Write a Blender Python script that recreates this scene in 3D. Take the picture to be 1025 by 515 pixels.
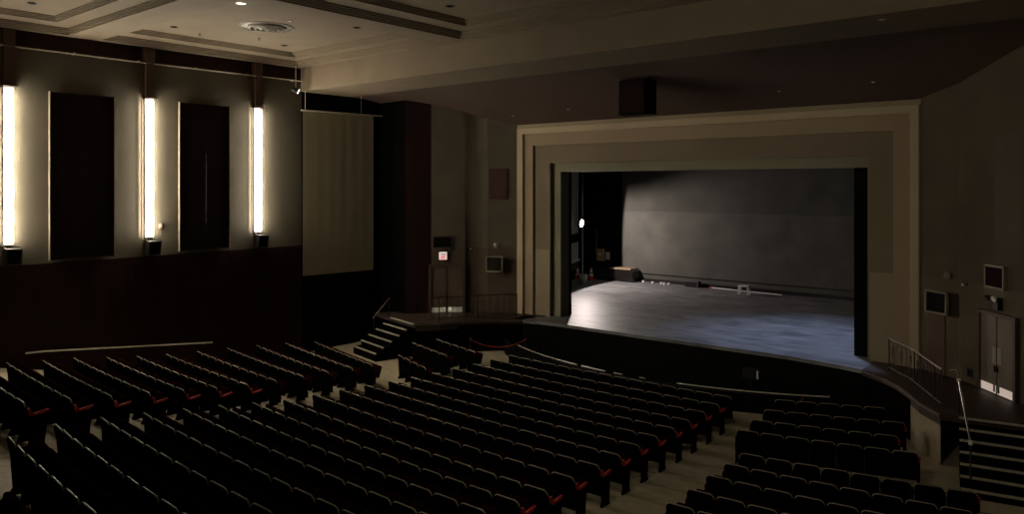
import bpy, bmesh, math, random
from mathutils import Vector, Matrix
random.seed(4)
D = bpy.data; S = bpy.context.scene; COL = S.collection
for o in list(D.objects): D.objects.remove(o)
rad = math.radians

# ------------------------------------------------------------------ camera
cam = D.objects.new('camera', D.cameras.new('camera')); COL.objects.link(cam); S.camera = cam
cam.data.sensor_width = 36; cam.data.lens = 765 / 1025 * 36
cam.rotation_euler = (rad(90), 0, rad(40)); cam.location = (0, 0, 0)
cam.data.shift_y = -(257.5 - 185.5) / 1025
cam.data.clip_start = .05; cam.data.clip_end = 200
# ------------------------------------------------------------------ world, exposure
S.view_settings.view_transform = 'Standard'; S.view_settings.look = 'None'
S.view_settings.gamma = 1; S.view_settings.use_curve_mapping = False
S.view_settings.exposure = -0.15
w = D.worlds.new('world'); S.world = w; w.use_nodes = True
w.node_tree.nodes['Background'].inputs[0].default_value = (.95, .82, .62, 1)
w.node_tree.nodes['Background'].inputs[1].default_value = 0.013
# ------------------------------------------------------------------ lights
TUBE = 95.0
def light(name, kind, loc, power, color, size=.1, target=None, spot=None, blend=.3, sy=None):
    l = D.lights.new(name, kind); l.energy = power; l.color = color
    if kind == 'AREA':
        l.size = size
        if sy: l.shape = 'RECTANGLE'; l.size_y = sy
    else: l.shadow_soft_size = size
    if kind == 'SPOT': l.spot_size = rad(spot); l.spot_blend = blend
    o = D.objects.new(name, l); COL.objects.link(o); o.location = loc
    if target is not None:
        o.rotation_euler = (Vector(target) - Vector(loc)).to_track_quat('-Z', 'Y').to_euler()
    return o
light('work_light_beam', 'SPOT', (-23.75, 34.35, -2.15), 1350, (1, .86, .80), .05, (-12.75, 36.3, -3.0), 160, .06)
light('wing_fill', 'SPOT', (-23.2, 33.4, 1.5), 60, (.95, .95, 1), .1, (-25.9, 36.2, -4.8), 40, .6)  # added fill that brightens the rigging pipes, no fixture behind it
light('stage_overhead_light', 'SPOT', (-9.4, 28.6, 6.8), 4700, (.52, .64, 1.0), .3, (-9.0, 27.6, -5.5), 60, 1.0)
light('stage_wash_light', 'SPOT', (-15.0, 30.5, 8.0), 75, (.85, .88, .9), .4, (-14.5, 30.0, -5.5), 58, 1.0)
light('house_work_light', 'SPOT', (-6.0, 6.0, 4.3), 420, (1, .86, .64), .25, (-7.0, 11.5, -6.7), 74, 1.0)
light('house_right_fill', 'SPOT', (-4.5, 1.0, 3.9), 900, (1, .84, .62), .4, (-4.2, 24.0, -.2), 62, 1.0)  # added fill out of view, lifts the right side of the hall
light('side_aisle_light', 'SPOT', (-21.0, 14.2, 4.3), 115, (1, .84, .60), .15, (-21.2, 17.2, -6.7), 55, 1.0)

# ------------------------------------------------------------------ materials
def mat(name, col, rough=.6, metal=0, var=.12, scale=6, bump=0, bscale=40, emit=None, es=1, spec=.5, stretch=(1, 1, 1)):
    m = D.materials.new(name); m.use_nodes = True; nt = m.node_tree; b = nt.nodes['Principled BSDF']
    b.inputs['Roughness'].default_value = rough; b.inputs['Metallic'].default_value = metal
    b.inputs['Specular IOR Level'].default_value = spec
    tc = nt.nodes.new('ShaderNodeTexCoord'); mp = nt.nodes.new('ShaderNodeMapping'); mp.inputs['Scale'].default_value = stretch
    nt.links.new(tc.outputs['Object'], mp.inputs[0])
    n = nt.nodes.new('ShaderNodeTexNoise'); n.inputs['Scale'].default_value = scale; n.inputs['Detail'].default_value = 6
    nt.links.new(mp.outputs[0], n.inputs['Vector'])
    r = nt.nodes.new('ShaderNodeValToRGB'); c = Vector(col)
    r.color_ramp.elements[0].position = .3; r.color_ramp.elements[1].position = .7
    r.color_ramp.elements[0].color = (*(c * (1 - var)), 1); r.color_ramp.elements[1].color = (*(c * (1 + var)), 1)
    nt.links.new(n.outputs[0], r.inputs[0]); nt.links.new(r.outputs[0], b.inputs['Base Color'])
    if bump:
        n2 = nt.nodes.new('ShaderNodeTexNoise'); n2.inputs['Scale'].default_value = bscale
        bp = nt.nodes.new('ShaderNodeBump'); bp.inputs['Strength'].default_value = bump; bp.inputs['Distance'].default_value = .02
        nt.links.new(mp.outputs[0], n2.inputs['Vector']); nt.links.new(n2.outputs[0], bp.inputs['Height']); nt.links.new(bp.outputs[0], b.inputs['Normal'])
    if emit:
        b.inputs['Emission Color'].default_value = (*emit, 1); b.inputs['Emission Strength'].default_value = es
    return m
M = dict(
    plaster=mat('warm_plaster', (.185, .146, .10), .85, scale=1.2, var=.06, bump=.15),
    wall_paint=mat('tan_wall_paint', (.092, .079, .055), .85, scale=1.2, var=.08, bump=.2),
    maroon=mat('maroon_wood_and_shade', (.026, .0095, .008), .7, spec=.15, scale=3, var=.25, stretch=(1, 1, .1)),
    splay=mat('brown_wall_paint', (.17, .142, .10), .85, scale=1, var=.1, bump=.2),
    splay_red=mat('red_brown_paint', (.10, .05, .04), .8, scale=1, var=.1),
    splay_lowr=mat('lower_olive_wall_paint', (.21, .17, .118), .8, scale=1, var=.06),
    splay_low=mat('lower_wall_paint', (.15, .108, .078), .8, scale=1, var=.1),
    pros1=mat('proscenium_cream', (.46, .37, .25), .8, scale=.6, var=.05),
    pros2=mat('proscenium_tan', (.31, .235, .155), .8, scale=.6, var=.05),
    pros3=mat('proscenium_brown', (.19, .145, .095), .8, scale=.6, var=.05),
    pros3b=mat('proscenium_olive', (.29, .24, .155), .8, scale=.6, var=.05),
    pros4=mat('proscenium_olive_inner', (.20, .19, .125), .8, scale=.6, var=.05),
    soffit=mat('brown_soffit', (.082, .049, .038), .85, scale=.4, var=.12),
    black=mat('black_cloth_and_shade', (.003, .003, .003), .9, spec=.08),
    blackm=mat('black_painted_metal', (.012, .011, .010), .45, metal=.2),
    panel=mat('dark_acoustic_fabric', (.013, .0058, .005), .95, spec=.08, scale=20, bump=.3, bscale=200),
    panel_edge=mat('panel_edge_strip', (.30, .26, .19), .5),
    redpanel=mat('dark_red_fabric', (.05, .019, .018), .95, scale=20),
    screen=mat('beige_cloth', (.60, .53, .38), .9, scale=1.5, var=.05, stretch=(3, 3, .3)),
    carpet=mat('beige_concrete_floor', (.44, .38, .26), .8, scale=5, var=.12, bump=.15),
    deck=mat('brown_deck_boards', (.048, .032, .024), .55, scale=3, var=.25, stretch=(1, 6, 1)),
    stair=mat('dark_boards_and_shade', (.004, .003, .0026), .9, spec=0),
    nosing=mat('pale_stair_nosing', (.48, .44, .35), .4),
    white=mat('white_enamel', (.8, .79, .76), .5, var=.03),
    whitep=mat('white_painted_wood', (.85, .85, .85), .5, var=.03),
    grey=mat('grey_steel', (.28, .28, .28), .35, metal=.7),
    railpaint=mat('pale_rail_paint_and_spill', (.75, .72, .62), .4),
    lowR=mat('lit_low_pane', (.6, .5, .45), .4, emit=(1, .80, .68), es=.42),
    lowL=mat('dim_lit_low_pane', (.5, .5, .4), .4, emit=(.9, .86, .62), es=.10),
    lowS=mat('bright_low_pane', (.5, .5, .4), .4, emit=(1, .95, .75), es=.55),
    chrome=mat('polished_rail', (.8, .75, .66), .22, metal=1),
    kick=mat('brushed_kick_plate', (.85, .76, .68), .45, metal=.3),
    iron=mat('wrought_iron', (.03, .016, .013), .5, metal=.3),
    door=mat('brown_door_paint', (.15, .118, .08), .6, scale=2, stretch=(1, 1, .2)),
    doorl=mat('red_brown_door_paint', (.10, .066, .05), .6, scale=2, stretch=(1, 1, .2)),
    frame=mat('door_frame_paint', (.085, .05, .038), .6),
    glass=mat('dark_glass', (.01, .01, .012), .12, spec=.8),
    winglass=mat('pale_window_glass', (.28, .26, .2), .3),
    monframe=mat('cream_frame', (.26, .22, .15), .6),
    shell=mat('black_seat_shell', (.003, .0026, .0024), .9, var=.2, spec=0),
    darkred=mat('dark_maroon_seat_fabric', (.016, .003, .003), .9, spec=0),
    rim_glint=mat('seat_rim_glint', (.36, .31, .23), .5, scale=30, var=.3),  # pale colour stands in for light catching the seat back rims
    red=mat('red_seat_fabric', (.42, .035, .03), .85, scale=60, var=.15),
    redrope=mat('red_rope_velvet', (.22, .02, .018), .8),
    orange=mat('orange_cone_plastic', (.75, .06, .02), .5),
    bulb=mat('fluorescent_glow', (1, 1, 1), .5, emit=(1, .88, .68), es=TUBE),
    flood=mat('flood_glow', (1, 1, 1), .5, emit=(1, .93, .86), es=30),
    led=mat('spot_glow', (1, 1, 1), .5, emit=(1, .93, .82), es=3.0),
    can=mat('downlight_glow', (1, 1, 1), .5, emit=(1, .93, .85), es=1.3),
    can_dim=mat('dim_downlight_glow', (1, 1, 1), .5, emit=(.9, .85, .7), es=.35),
    can_faint=mat('faint_downlight_glow', (.5, .5, .4), .5, emit=(.9, .8, .6), es=.05),
    sign=mat('lit_sign_face', (.8, .7, .7), .5, emit=(.95, .8, .74), es=.72),
    signred=mat('lit_sign_red', (.9, .2, .2), .5, emit=(1, .34, .34), es=.78),
    yellow=mat('yellow_box_paint', (.45, .33, .12), .5),
    cream_bucket=mat('grey_plastic', (.30, .32, .27), .6),
    case=mat('black_case', (.012, .010, .009), .28),
    caselid=mat('polished_case_lid', (.30, .22, .14), .25),
    vent=mat('vent_metal', (.20, .165, .115), .5),
    cable=mat('grey_conduit', (.50, .46, .38), .4),
)
# stage floor: scuffed dark paint
def stage_mat():
    m = D.materials.new('scuffed_stage_paint'); m.use_nodes = True; nt = m.node_tree; b = nt.nodes['Principled BSDF']
    tc = nt.nodes.new('ShaderNodeTexCoord')
    a = nt.nodes.new('ShaderNodeTexNoise'); a.inputs['Scale'].default_value = .9; a.inputs['Detail'].default_value = 10; a.inputs['Roughness'].default_value = .65
    mp = nt.nodes.new('ShaderNodeMapping'); mp.inputs['Scale'].default_value = (.45, 1.8, 1)
    n2 = nt.nodes.new('ShaderNodeTexNoise'); n2.inputs['Scale'].default_value = 1.4; n2.inputs['Detail'].default_value = 8
    mx = nt.nodes.new('ShaderNodeMath'); mx.operation = 'ADD'
    r = nt.nodes.new('ShaderNodeValToRGB'); r.color_ramp.elements[0].position = .82; r.color_ramp.elements[1].position = 1.22
    r.color_ramp.elements[0].color = (.10, .10, .102, 1); r.color_ramp.elements[1].color = (.27, .27, .275, 1)
    r.color_ramp.elements[0].position = .36; r.color_ramp.elements[1].position = .64
    hf = nt.nodes.new('ShaderNodeMath'); hf.operation = 'MULTIPLY'; hf.inputs[1].default_value = .5
    L = nt.links.new
    L(tc.outputs['Object'], a.inputs['Vector']); L(tc.outputs['Object'], mp.inputs[0]); L(mp.outputs[0], n2.inputs['Vector'])
    L(a.outputs[0], mx.inputs[0]); L(n2.outputs[0], mx.inputs[1]); L(mx.outputs[0], hf.inputs[0]); L(hf.outputs[0], r.inputs[0]); L(r.outputs[0], b.inputs['Base Color'])
    b.inputs['Roughness'].default_value = .5; b.inputs['Specular IOR Level'].default_value = .35
    return m
M['stage'] = stage_mat()
# back wall: block courses with a repaint line
def back_mat():
    m = D.materials.new('painted_block_wall'); m.use_nodes = True; nt = m.node_tree; b = nt.nodes['Principled BSDF']
    tc = nt.nodes.new('ShaderNodeTexCoord'); sp = nt.nodes.new('ShaderNodeSeparateXYZ'); L = nt.links.new
    L(tc.outputs['Object'], sp.inputs[0])
    nz = nt.nodes.new('ShaderNodeTexNoise'); nz.inputs['Scale'].default_value = .8; nz.inputs['Detail'].default_value = 8
    L(tc.outputs['Object'], nz.inputs['Vector'])
    wob = nt.nodes.new('ShaderNodeMath'); wob.operation = 'MULTIPLY_ADD'; wob.inputs[1].default_value = .25
    L(nz.outputs[0], wob.inputs[0]); L(sp.outputs['Z'], wob.inputs[2])
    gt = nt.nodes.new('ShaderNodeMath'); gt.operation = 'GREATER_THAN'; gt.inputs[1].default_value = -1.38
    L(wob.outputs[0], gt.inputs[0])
    r = nt.nodes.new('ShaderNodeValToRGB')
    r.color_ramp.elements[0].color = (.066, .064, .054, 1); r.color_ramp.elements[1].color = (.104, .099, .084, 1)
    r.color_ramp.elements[0].position = .3; r.color_ramp.elements[1].position = .7
    L(nz.outputs[0], r.inputs[0])
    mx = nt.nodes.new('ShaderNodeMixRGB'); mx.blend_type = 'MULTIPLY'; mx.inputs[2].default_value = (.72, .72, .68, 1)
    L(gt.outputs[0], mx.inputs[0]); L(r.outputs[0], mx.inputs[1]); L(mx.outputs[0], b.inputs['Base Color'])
    b.inputs['Roughness'].default_value = .8
    bk = nt.nodes.new('ShaderNodeTexBrick'); bk.inputs['Scale'].default_value = 1; bk.inputs['Brick Width'].default_value = .4; bk.inputs['Row Height'].default_value = .2; bk.inputs['Mortar Size'].default_value = .008
    mp = nt.nodes.new('ShaderNodeMapping'); mp.inputs['Rotation'].default_value = (rad(90), 0, 0)
    L(tc.outputs['Object'], mp.inputs[0]); L(mp.outputs[0], bk.inputs['Vector'])
    bp = nt.nodes.new('ShaderNodeBump'); bp.inputs['Strength'].default_value = .25; bp.inputs['Distance'].default_value = .01; bp.invert = True
    L(bk.outputs['Fac'], bp.inputs['Height']); L(bp.outputs[0], b.inputs['Normal'])
    return m
M['back'] = back_mat()

# ------------------------------------------------------------------ mesh helpers
class B:
    def __init__(s): s.bm = bmesh.new()
    def box(s, x0, y0, z0, x1, y1, z1, mtx=None, bev=0):
        t = bmesh.new(); bmesh.ops.create_cube(t, size=1)
        for v in t.verts: v.co = Vector(((x0 + x1) / 2 + v.co.x * (x1 - x0), (y0 + y1) / 2 + v.co.y * (y1 - y0), (z0 + z1) / 2 + v.co.z * (z1 - z0)))
        if bev: bmesh.ops.bevel(t, geom=t.edges[:], offset=bev, segments=2, affect='EDGES', profile=.5)
        return s.merge(t, mtx)
    def merge(s, t, mtx=None):
        if mtx is not None: bmesh.ops.transform(t, matrix=mtx, verts=t.verts)
        me = D.meshes.new('tmp'); t.to_mesh(me); t.free(); s.bm.from_mesh(me); D.meshes.remove(me); return s
    def tube(s, pts, r, n=8, cap=True):
        pts = [Vector(p) for p in pts]; rings = []
        for i, p in enumerate(pts):
            d = (pts[min(i + 1, len(pts) - 1)] - pts[max(i - 1, 0)]).normalized()
            q = d.to_track_quat('Z', 'Y')
            rr = r[i] if isinstance(r, (list, tuple)) else r
            rings.append([s.bm.verts.new(p + q @ Vector((rr * math.cos(2 * math.pi * k / n), rr * math.sin(2 * math.pi * k / n), 0))) for k in range(n)])
        for a, b in zip(rings, rings[1:]):
            for k in range(n): s.bm.faces.new((a[k], a[(k + 1) % n], b[(k + 1) % n], b[k]))
        if cap: s.bm.faces.new(rings[0][::-1]); s.bm.faces.new(rings[-1])
        return s
    def prism(s, poly, z0, z1, mtx=None):
        t = bmesh.new(); a = [t.verts.new((x, y, z0)) for x, y in poly]; b = [t.verts.new((x, y, z1)) for x, y in poly]; n = len(poly)
        t.faces.new(a[::-1]); t.faces.new(b)
        for k in range(n): t.faces.new((a[k], a[(k + 1) % n], b[(k + 1) % n], b[k]))
        bmesh.ops.recalc_face_normals(t, faces=t.faces)
        return s.merge(t, mtx)
    def grid(s, rows):
        vs = [[s.bm.verts.new(p) for p in r] for r in rows]
        for a, b in zip(vs, vs[1:]):
            for k in range(len(a) - 1): s.bm.faces.new((a[k], a[k + 1], b[k + 1], b[k]))
        return s
    def lathe(s, prof, loc=(0, 0, 0), n=20, mtx=None, cap=True):
        t = bmesh.new(); rings = []
        for r, z in prof:
            rings.append([t.verts.new((r * math.cos(2 * math.pi * k / n), r * math.sin(2 * math.pi * k / n), z)) for k in range(n)])
        for a, b in zip(rings, rings[1:]):
            for k in range(n): t.faces.new((a[k], a[(k + 1) % n], b[(k + 1) % n], b[k]))
        if cap: t.faces.new(rings[0][::-1]); t.faces.new(rings[-1])
        bmesh.ops.recalc_face_normals(t, faces=t.faces)
        return s.merge(t, Matrix.Translation(loc) @ (mtx or Matrix()))
    def build(s, name, m, parent=None, smooth=False, loc=None, kind=None, **props):
        me = D.meshes.new(name); s.bm.to_mesh(me); s.bm.free(); me.materials.append(M[m] if isinstance(m, str) else m)
        if smooth:
            for p in me.polygons: p.use_smooth = True
            me.set_sharp_from_angle(angle=rad(35))
        o = D.objects.new(name, me); COL.objects.link(o)
        if parent is not None: o.parent = parent
        if loc is not None: o.location = loc
        if kind: o['kind'] = kind
        for k, v in props.items(): o[k] = v
        return o
def struct(b, name, m, **k): return b.build(name, m, kind='structure', **k)
def thing(name, loc, rz, label, cat, group=None):
    o = D.objects.new(name, None); COL.objects.link(o); o.location = loc; o.rotation_euler = (0, 0, rz); o.empty_display_size = .1
    o['label'] = label; o['category'] = cat
    if group: o['group'] = group
    return o
def tag(o, label, cat, group=None):
    o['label'] = label; o['category'] = cat
    if group: o['group'] = group
    return o
def copy_tree(o, parent=None):
    c = o.copy(); COL.objects.link(c); c.parent = parent
    for ch in o.children: copy_tree(ch, c)
    return c

# ------------------------------------------------------------------ levels
CX, CY, R0, PITCH = -13.167, 33.225, 28.523, .957      # centre of the seating arcs
DECK = -5.5; PITF = -6.76
def ztop(y):
    Y = min(y, 18.6) / 5.5 - 2
    return 5.5 * (-.959 - .168 * Y + .061 * Y * Y)
def zfloor(y): return ztop(y) - .85

# ================================================================== SETTING
WL = -26.235
# raked auditorium floor, ends on an arc at the orchestra pit
PR = 11.95
b = B(); rows = []
for i in range(60):
    y = -3 + i * (18.6 + 3) / 59
    rows.append([(-26.6 + k * 28 / 8, y, zfloor(y)) for k in range(9)])
xs = [-26.6 + k * 28 / 60 for k in range(61)]
b.grid(rows)
def pit_y(x):
    d = x - CX
    return CY - math.sqrt(PR * PR - d * d) if abs(d) < 9.4 else 25.2
b.grid([[(x, 18.6, PITF) for x in xs], [(x, min(pit_y(x), 25.2), PITF) for x in xs]])
b.grid([[(x, min(pit_y(x), 25.2), PITF) for x in xs], [(x, min(pit_y(x), 25.2), -8.3) for x in xs]])
struct(b, 'floor', 'carpet')
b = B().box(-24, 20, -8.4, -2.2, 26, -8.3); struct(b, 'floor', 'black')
# left wall: painted above, maroon dado below
b = B().box(WL - .2, -3, -2.42, WL, 18.1, 4.9); struct(b, 'wall_left', 'wall_paint')
b = B().box(WL - .1, -3, 4.20, WL + .01, 18.1, 4.72); struct(b, 'top_shade_band', 'maroon')  # dark band painted in for the shade under the ceiling
b = B().box(WL - .2, -3, -8, WL + .03, 18.1, -2.42); struct(b, 'wall_left', 'maroon')
b = B().box(WL - .2, 18.1, -8, WL - .02, 22.3, 5); struct(b, 'wall_left', 'black')  # black colour stands in for the shade in this corner
# right wall, out of the camera's view except for light
b = B().box(.9, 2.0, -8, 1.1, 24, 5); struct(b, 'wall_right', 'splay')
# splayed, curving walls beside the proscenium (left), mirrored for the right
SP = [(-20.95, 25.4), (-22.13, 24.71), (-22.81, 24.03), (-23.77, 22.93), (-24.5, 22.1), (-26.3, 22.2)]
def mir(p): return (-26.34 - p[0], p[1])
def splay(pts, flip, i0, i1, z0, z1, m, name):
    b = B(); q = pts[i0:i1 + 1]
    nrm = []
    rows = [[(x, y, z) for x, y in q] for z in (z0, z1)]
    b.grid(rows)
    t = b.bm; bmesh.ops.solidify(t, geom=t.faces[:], thickness=.12 if flip else -.12)
    bmesh.ops.recalc_face_normals(t, faces=t.faces)
    return struct(b, name, m)
splay(SP, 0, 0, 3, -2.7, 4.6, 'splay', 'wall_front_left')
splay(SP, 0, 0, 3, -7.2, -2.7, 'splay_low', 'wall_front_left')
splay(SP, 0, 3, 4, -7.2, 4.6, 'maroon', 'wall_front_left')  # shade on this stretch put into the darker colour
splay(SP, 0, 4, 5, -7.2, 4.6, 'black', 'wall_front_left')  # painted black for the shadowed recess
SPR = [mir(p) for p in SP[:4]] + [(-1.9, 22.3), (-.9, 21.4), (1.0, 21.2)]
splay(SPR, 1, 0, 6, -2.7, 4.6, 'splay', 'wall_front_right')
splay(SPR, 1, 0, 6, -7.2, -2.7, 'splay_lowr', 'wall_front_right')
# proscenium: nested stepped bands round the opening
def band(x0, x1, zt, t, y0, y1, m, zb=-5.5, name='rim_glint_1'):
    b = B().box(x0, y0, zb, x0 + t[0], y1, zt).box(x1 - t[1], y0, zb, x1, y1, zt).box(x0 + t[0], y0, zt - t[2], x1 - t[1], y1, zt)
    return struct(b, name, m)
band(-20.99, -5.10, 2.58, (.04, .27, .17), 25.36, 25.75, 'pros3b', name='rim_glint_1')
band(-20.95, -5.37, 2.41, (.30, .24, .24), 25.30, 25.75, 'pros1', name='rim_glint_2')
band(-20.65, -5.61, 2.17, (.47, .49, .50), 25.42, 25.85, 'pros2', name='rim_glint_3')
band(-20.15, -6.10, 1.67, (.80, .71, .75), 25.54, 25.95, 'pros3', name='rim_glint_4')
b = B().box(-20.12, 25.532, -5.5, -19.36, 25.60, -2.72).box(-6.80, 25.532, -5.5, -6.105, 25.60, -2.72); struct(b, 'rim_glint_5', 'pros3b')
band(-19.35, -6.81, .93, (.42, .10, .37), 25.72, 26.3, 'pros4', name='rim_glint_6')
# black tormentors just behind the frame
b = B().box(-19.2, 26.35, -5.5, -18.93, 26.5, 6).box(-7.4, 26.0, -5.5, -6.7, 26.5, 6); struct(b, 'wall_stage_front', 'black')
# wall above the proscenium, hidden behind the soffit
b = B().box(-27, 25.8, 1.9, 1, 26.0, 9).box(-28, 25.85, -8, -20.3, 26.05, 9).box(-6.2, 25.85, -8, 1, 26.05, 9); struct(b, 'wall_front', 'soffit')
# curved soffit from the beam down to the proscenium
b = B(); rows = []
for k in range(17):
    y = 20.45 + k / 16 * 4.99; zz = 3.77 - 1.21 * ((y - 20.45) / 4.99) ** 2
    rows.append([(x, y, zz) for x in (-26.4, -20, -13, -6, 1.1)])
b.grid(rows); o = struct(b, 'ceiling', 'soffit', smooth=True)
# deep beam across the hall
b = B().box(-26.3, 18.05, 3.76, 1.1, 20.5, 5.1); struct(b, 'ceiling', 'plaster')
# ceiling plane with coffers
CZ = 4.68
cof = [(-25.86, -17.86, 1.0, 9.37), (-17.0, -9.35, 1.0, 9.37), (-8.5, -.6, 1.0, 9.37),
       (-25.86, -17.86, 10.37, 17.68), (-17.0, -9.35, 10.37, 17.68), (-8.5, -.6, 10.37, 17.68)]
b = B()
for x0, x1 in ((-26.3, -25.86), (-17.86, -17.0), (-9.35, -8.5), (-.6, 1.1)): b.grid([[(x0, -3, CZ), (x1, -3, CZ)], [(x0, 18.1, CZ), (x1, 18.1, CZ)]])
for x0, x1 in ((-25.86, -17.86), (-17.0, -9.35), (-8.5, -.6)):
    for y0, y1 in ((-3, 1), (9.37, 10.37), (17.68, 18.1)): b.grid([[(x0, y0, CZ), (x1, y0, CZ)], [(x0, y1, CZ), (x1, y1, CZ)]])
for x0, x1, y0, y1 in cof:
    lv = [[0, 0, 0, 0, 0]]; near = y0 < 5
    def add(dl, dr, dn, df, dz):
        l = lv[-1]; lv.append([l[0] + dl, l[1] + dr, l[2] + dn, l[3] + df, l[4] + dz])
    for g in range(2):
        for k in range(4):
            add(0, 0, 0, 0, .036 if g == 0 else .030)
            add(.11 if g == 0 else .09, .06, .03, .052 if near else .1, 0)
        if g == 0: add(.60, .35, .26, .50 if near else .45, 0)
    prev = None
    for l in lv:
        a, c, e, f, z = x0 + l[0], x1 - l[1], y0 + l[2], y1 - l[3], CZ + l[4]
        ring = [b.bm.verts.new(p) for p in ((a, e, z), (c, e, z), (c, f, z), (a, f, z))]
        if prev:
            for k in range(4): b.bm.faces.new((prev[k], prev[(k + 1) % 4], ring[(k + 1) % 4], ring[k]))
        prev = ring
    b.bm.faces.new(prev)
struct(b, 'ceiling', 'plaster')
FZ = CZ + .264
# stage box
AP = [(-20.27, 25.2), (-20.27, 24.0), (-18.9, 24.33), (-17.6, 24.43), (-14.35, 24.45), (-11.8, 24.5), (-9.0, 24.55), (-7.36, 24.33), (-6.65, 24.14), (-6.65, 25.2)]
b = B().prism(AP, -5.62, DECK).box(-19.5, 25.2, -5.62, -6.7, 26.4, DECK).box(-28.5, 26.4, -5.62, 1, 38.6, DECK); struct(b, 'floor', 'stage')
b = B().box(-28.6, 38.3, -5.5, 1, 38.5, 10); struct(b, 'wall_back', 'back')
b = B().box(-28.4, 38.24, -5.5, -23.75, 38.3, 9.9); struct(b, 'wall_back', 'black')
b = B().box(-28.6, 26, -5.5, -28.4, 38.5, 10).box(.8, 26, -5.5, 1, 38.5, 10); struct(b, 'wall_stage_left', 'black')
b = B().box(-28.6, 26, 9.9, 1, 38.5, 10); struct(b, 'ceiling', 'black')
b = B().box(-24, 38.22, -5.5, .8, 38.3, -5.32).box(-24, 38.24, -5.06, .8, 38.3, -5.03); struct(b, 'baseboard_back', 'blackm')
# front wall of stage down to the pit
b = B(); fr = [p for p in AP[1:-1]]
b.grid([[(x, y + .03, z) for x, y in fr] for z in (-8.3, -5.56)]); struct(b, 'wall_stage_apron', 'black')
# side decks with curved front edges
DL = [(-2.2, 21.05), (-3.93, 20.71), (-4.56, 21.5), (-4.9, 22.15), (-5.40, 22.95), (-5.93, 23.56), (-6.65, 24.14), (-6.65, 25.5), (-5.0, 25.45), (-1.9, 22.9), (-.6, 21.5)]
def side_deck(poly, nm):
    struct(B().prism(poly, -5.66, DECK), 'floor', 'deck')
    e = poly[1:7]
    c = B().grid([[(x, y + .04, z) for x, y in e[:3]] for z in (-8.3, -5.80)]); struct(c, nm, 'pros3b' if 'right' in nm else 'stair')
    c = B().grid([[(x, y + .04, z) for x, y in e[:3]] for z in (-5.80, -5.6)]); struct(c, nm, 'deck')
    c = B().grid([[(x, y + .04, z) for x, y in e[2:]] for z in (-8.3, -5.6)]); struct(c, nm, 'stair')  # dark colour holds the shade on the curved part of the front
    c = B().tube([(x, y, -5.56) for x, y in e], .03); struct(c, 'rim_glint_7', 'frame')
side_deck(DL, 'wall_deck_right'); side_deck([mir(p) for p in DL], 'wall_deck_left')
# stairs from the decks to the floor
def stairs(xa, ya, xb, yb, run, rise, n, dirx, nm):
    d = Vector((xb - xa, yb - ya, 0)).normalized(); f = Vector((d.y, -d.x, 0))
    if f.y > 0: f = -f
    t = thing(nm, (0, 0, 0), 0, 'dark wooden stairs with pale nosings %s' % dirx, 'stairs')
    a = Vector((xa, ya, 0)); c = Vector((xb, yb, 0))
    for k in range(n):
        z = DECK - rise * k
        p = a + f * run * k; q = c + f * run * k; p2 = p + f * run; q2 = q + f * run
        if k > 0:
            s_ = B().prism([(v.x, v.y) for v in ((p - f * run, q - f * run, q, p))], -7.0, z - .001); s_.build('tread', 'stair', t)
        nb = B().prism([(v.x, v.y) for v in (p - f * .035, q - f * .035, q + f * .012, p + f * .012)], z - .035, z + .012); nb.build('nosing', 'nosing', t)
    return t
stairs(-24.25, 21.05, -22.41, 20.66, .335, .19, 6, 'up to the left side deck', 'stairs')
stairs(-3.52, 20.66, -1.9, 20.96, .29, .18, 7, 'at the lower right corner', 'stairs')
# pit curb wall with pale metal rail
def arc(r, a0, a1, n, z): return [(CX + r * math.sin(rad(a0 + (a1 - a0) * k / n)), CY - r * math.cos(rad(a0 + (a1 - a0) * k / n)), z) for k in range(n + 1)]
b = B(); i_ = arc(PR - .0, -34, 34, 40, PITF); o_ = arc(PR + .08, -34, 34, 40, PITF)
b.prism([p[:2] for p in i_] + [p[:2] for p in o_[::-1]], PITF - .02, -6.2); struct(b, 'rim_glint_9', 'black')
t = thing('pit_rail', (CX, 21.2, -6.2), 0, 'thin curved metal rail along the edge of the dark orchestra pit', 'rail')
def loc_pts(pts, t): return [Vector(p) - t.location for p in pts]
for a0, a1 in ((-27, -9), (-8, -3.2), (-1.5, 0), (3, 4), (9, 30)):
    B().tube(loc_pts(arc(PR + .04, a0, a1, 14, -6.13), t), .02, 6).build('rail_section', 'cable' if a0 < 5 else 'railpaint', t)  # right section paler, its stage light spill put into the colour
for a0 in (-26, -17, -9, -4, 10, 16, 23, 30):
    p = arc(PR + .04, a0, a0 + 1, 1, -6.2)[0]
    B().tube(loc_pts([p, (p[0], p[1], -6.13)], t), .012, 6).build('bracket', 'chrome', t)

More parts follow.
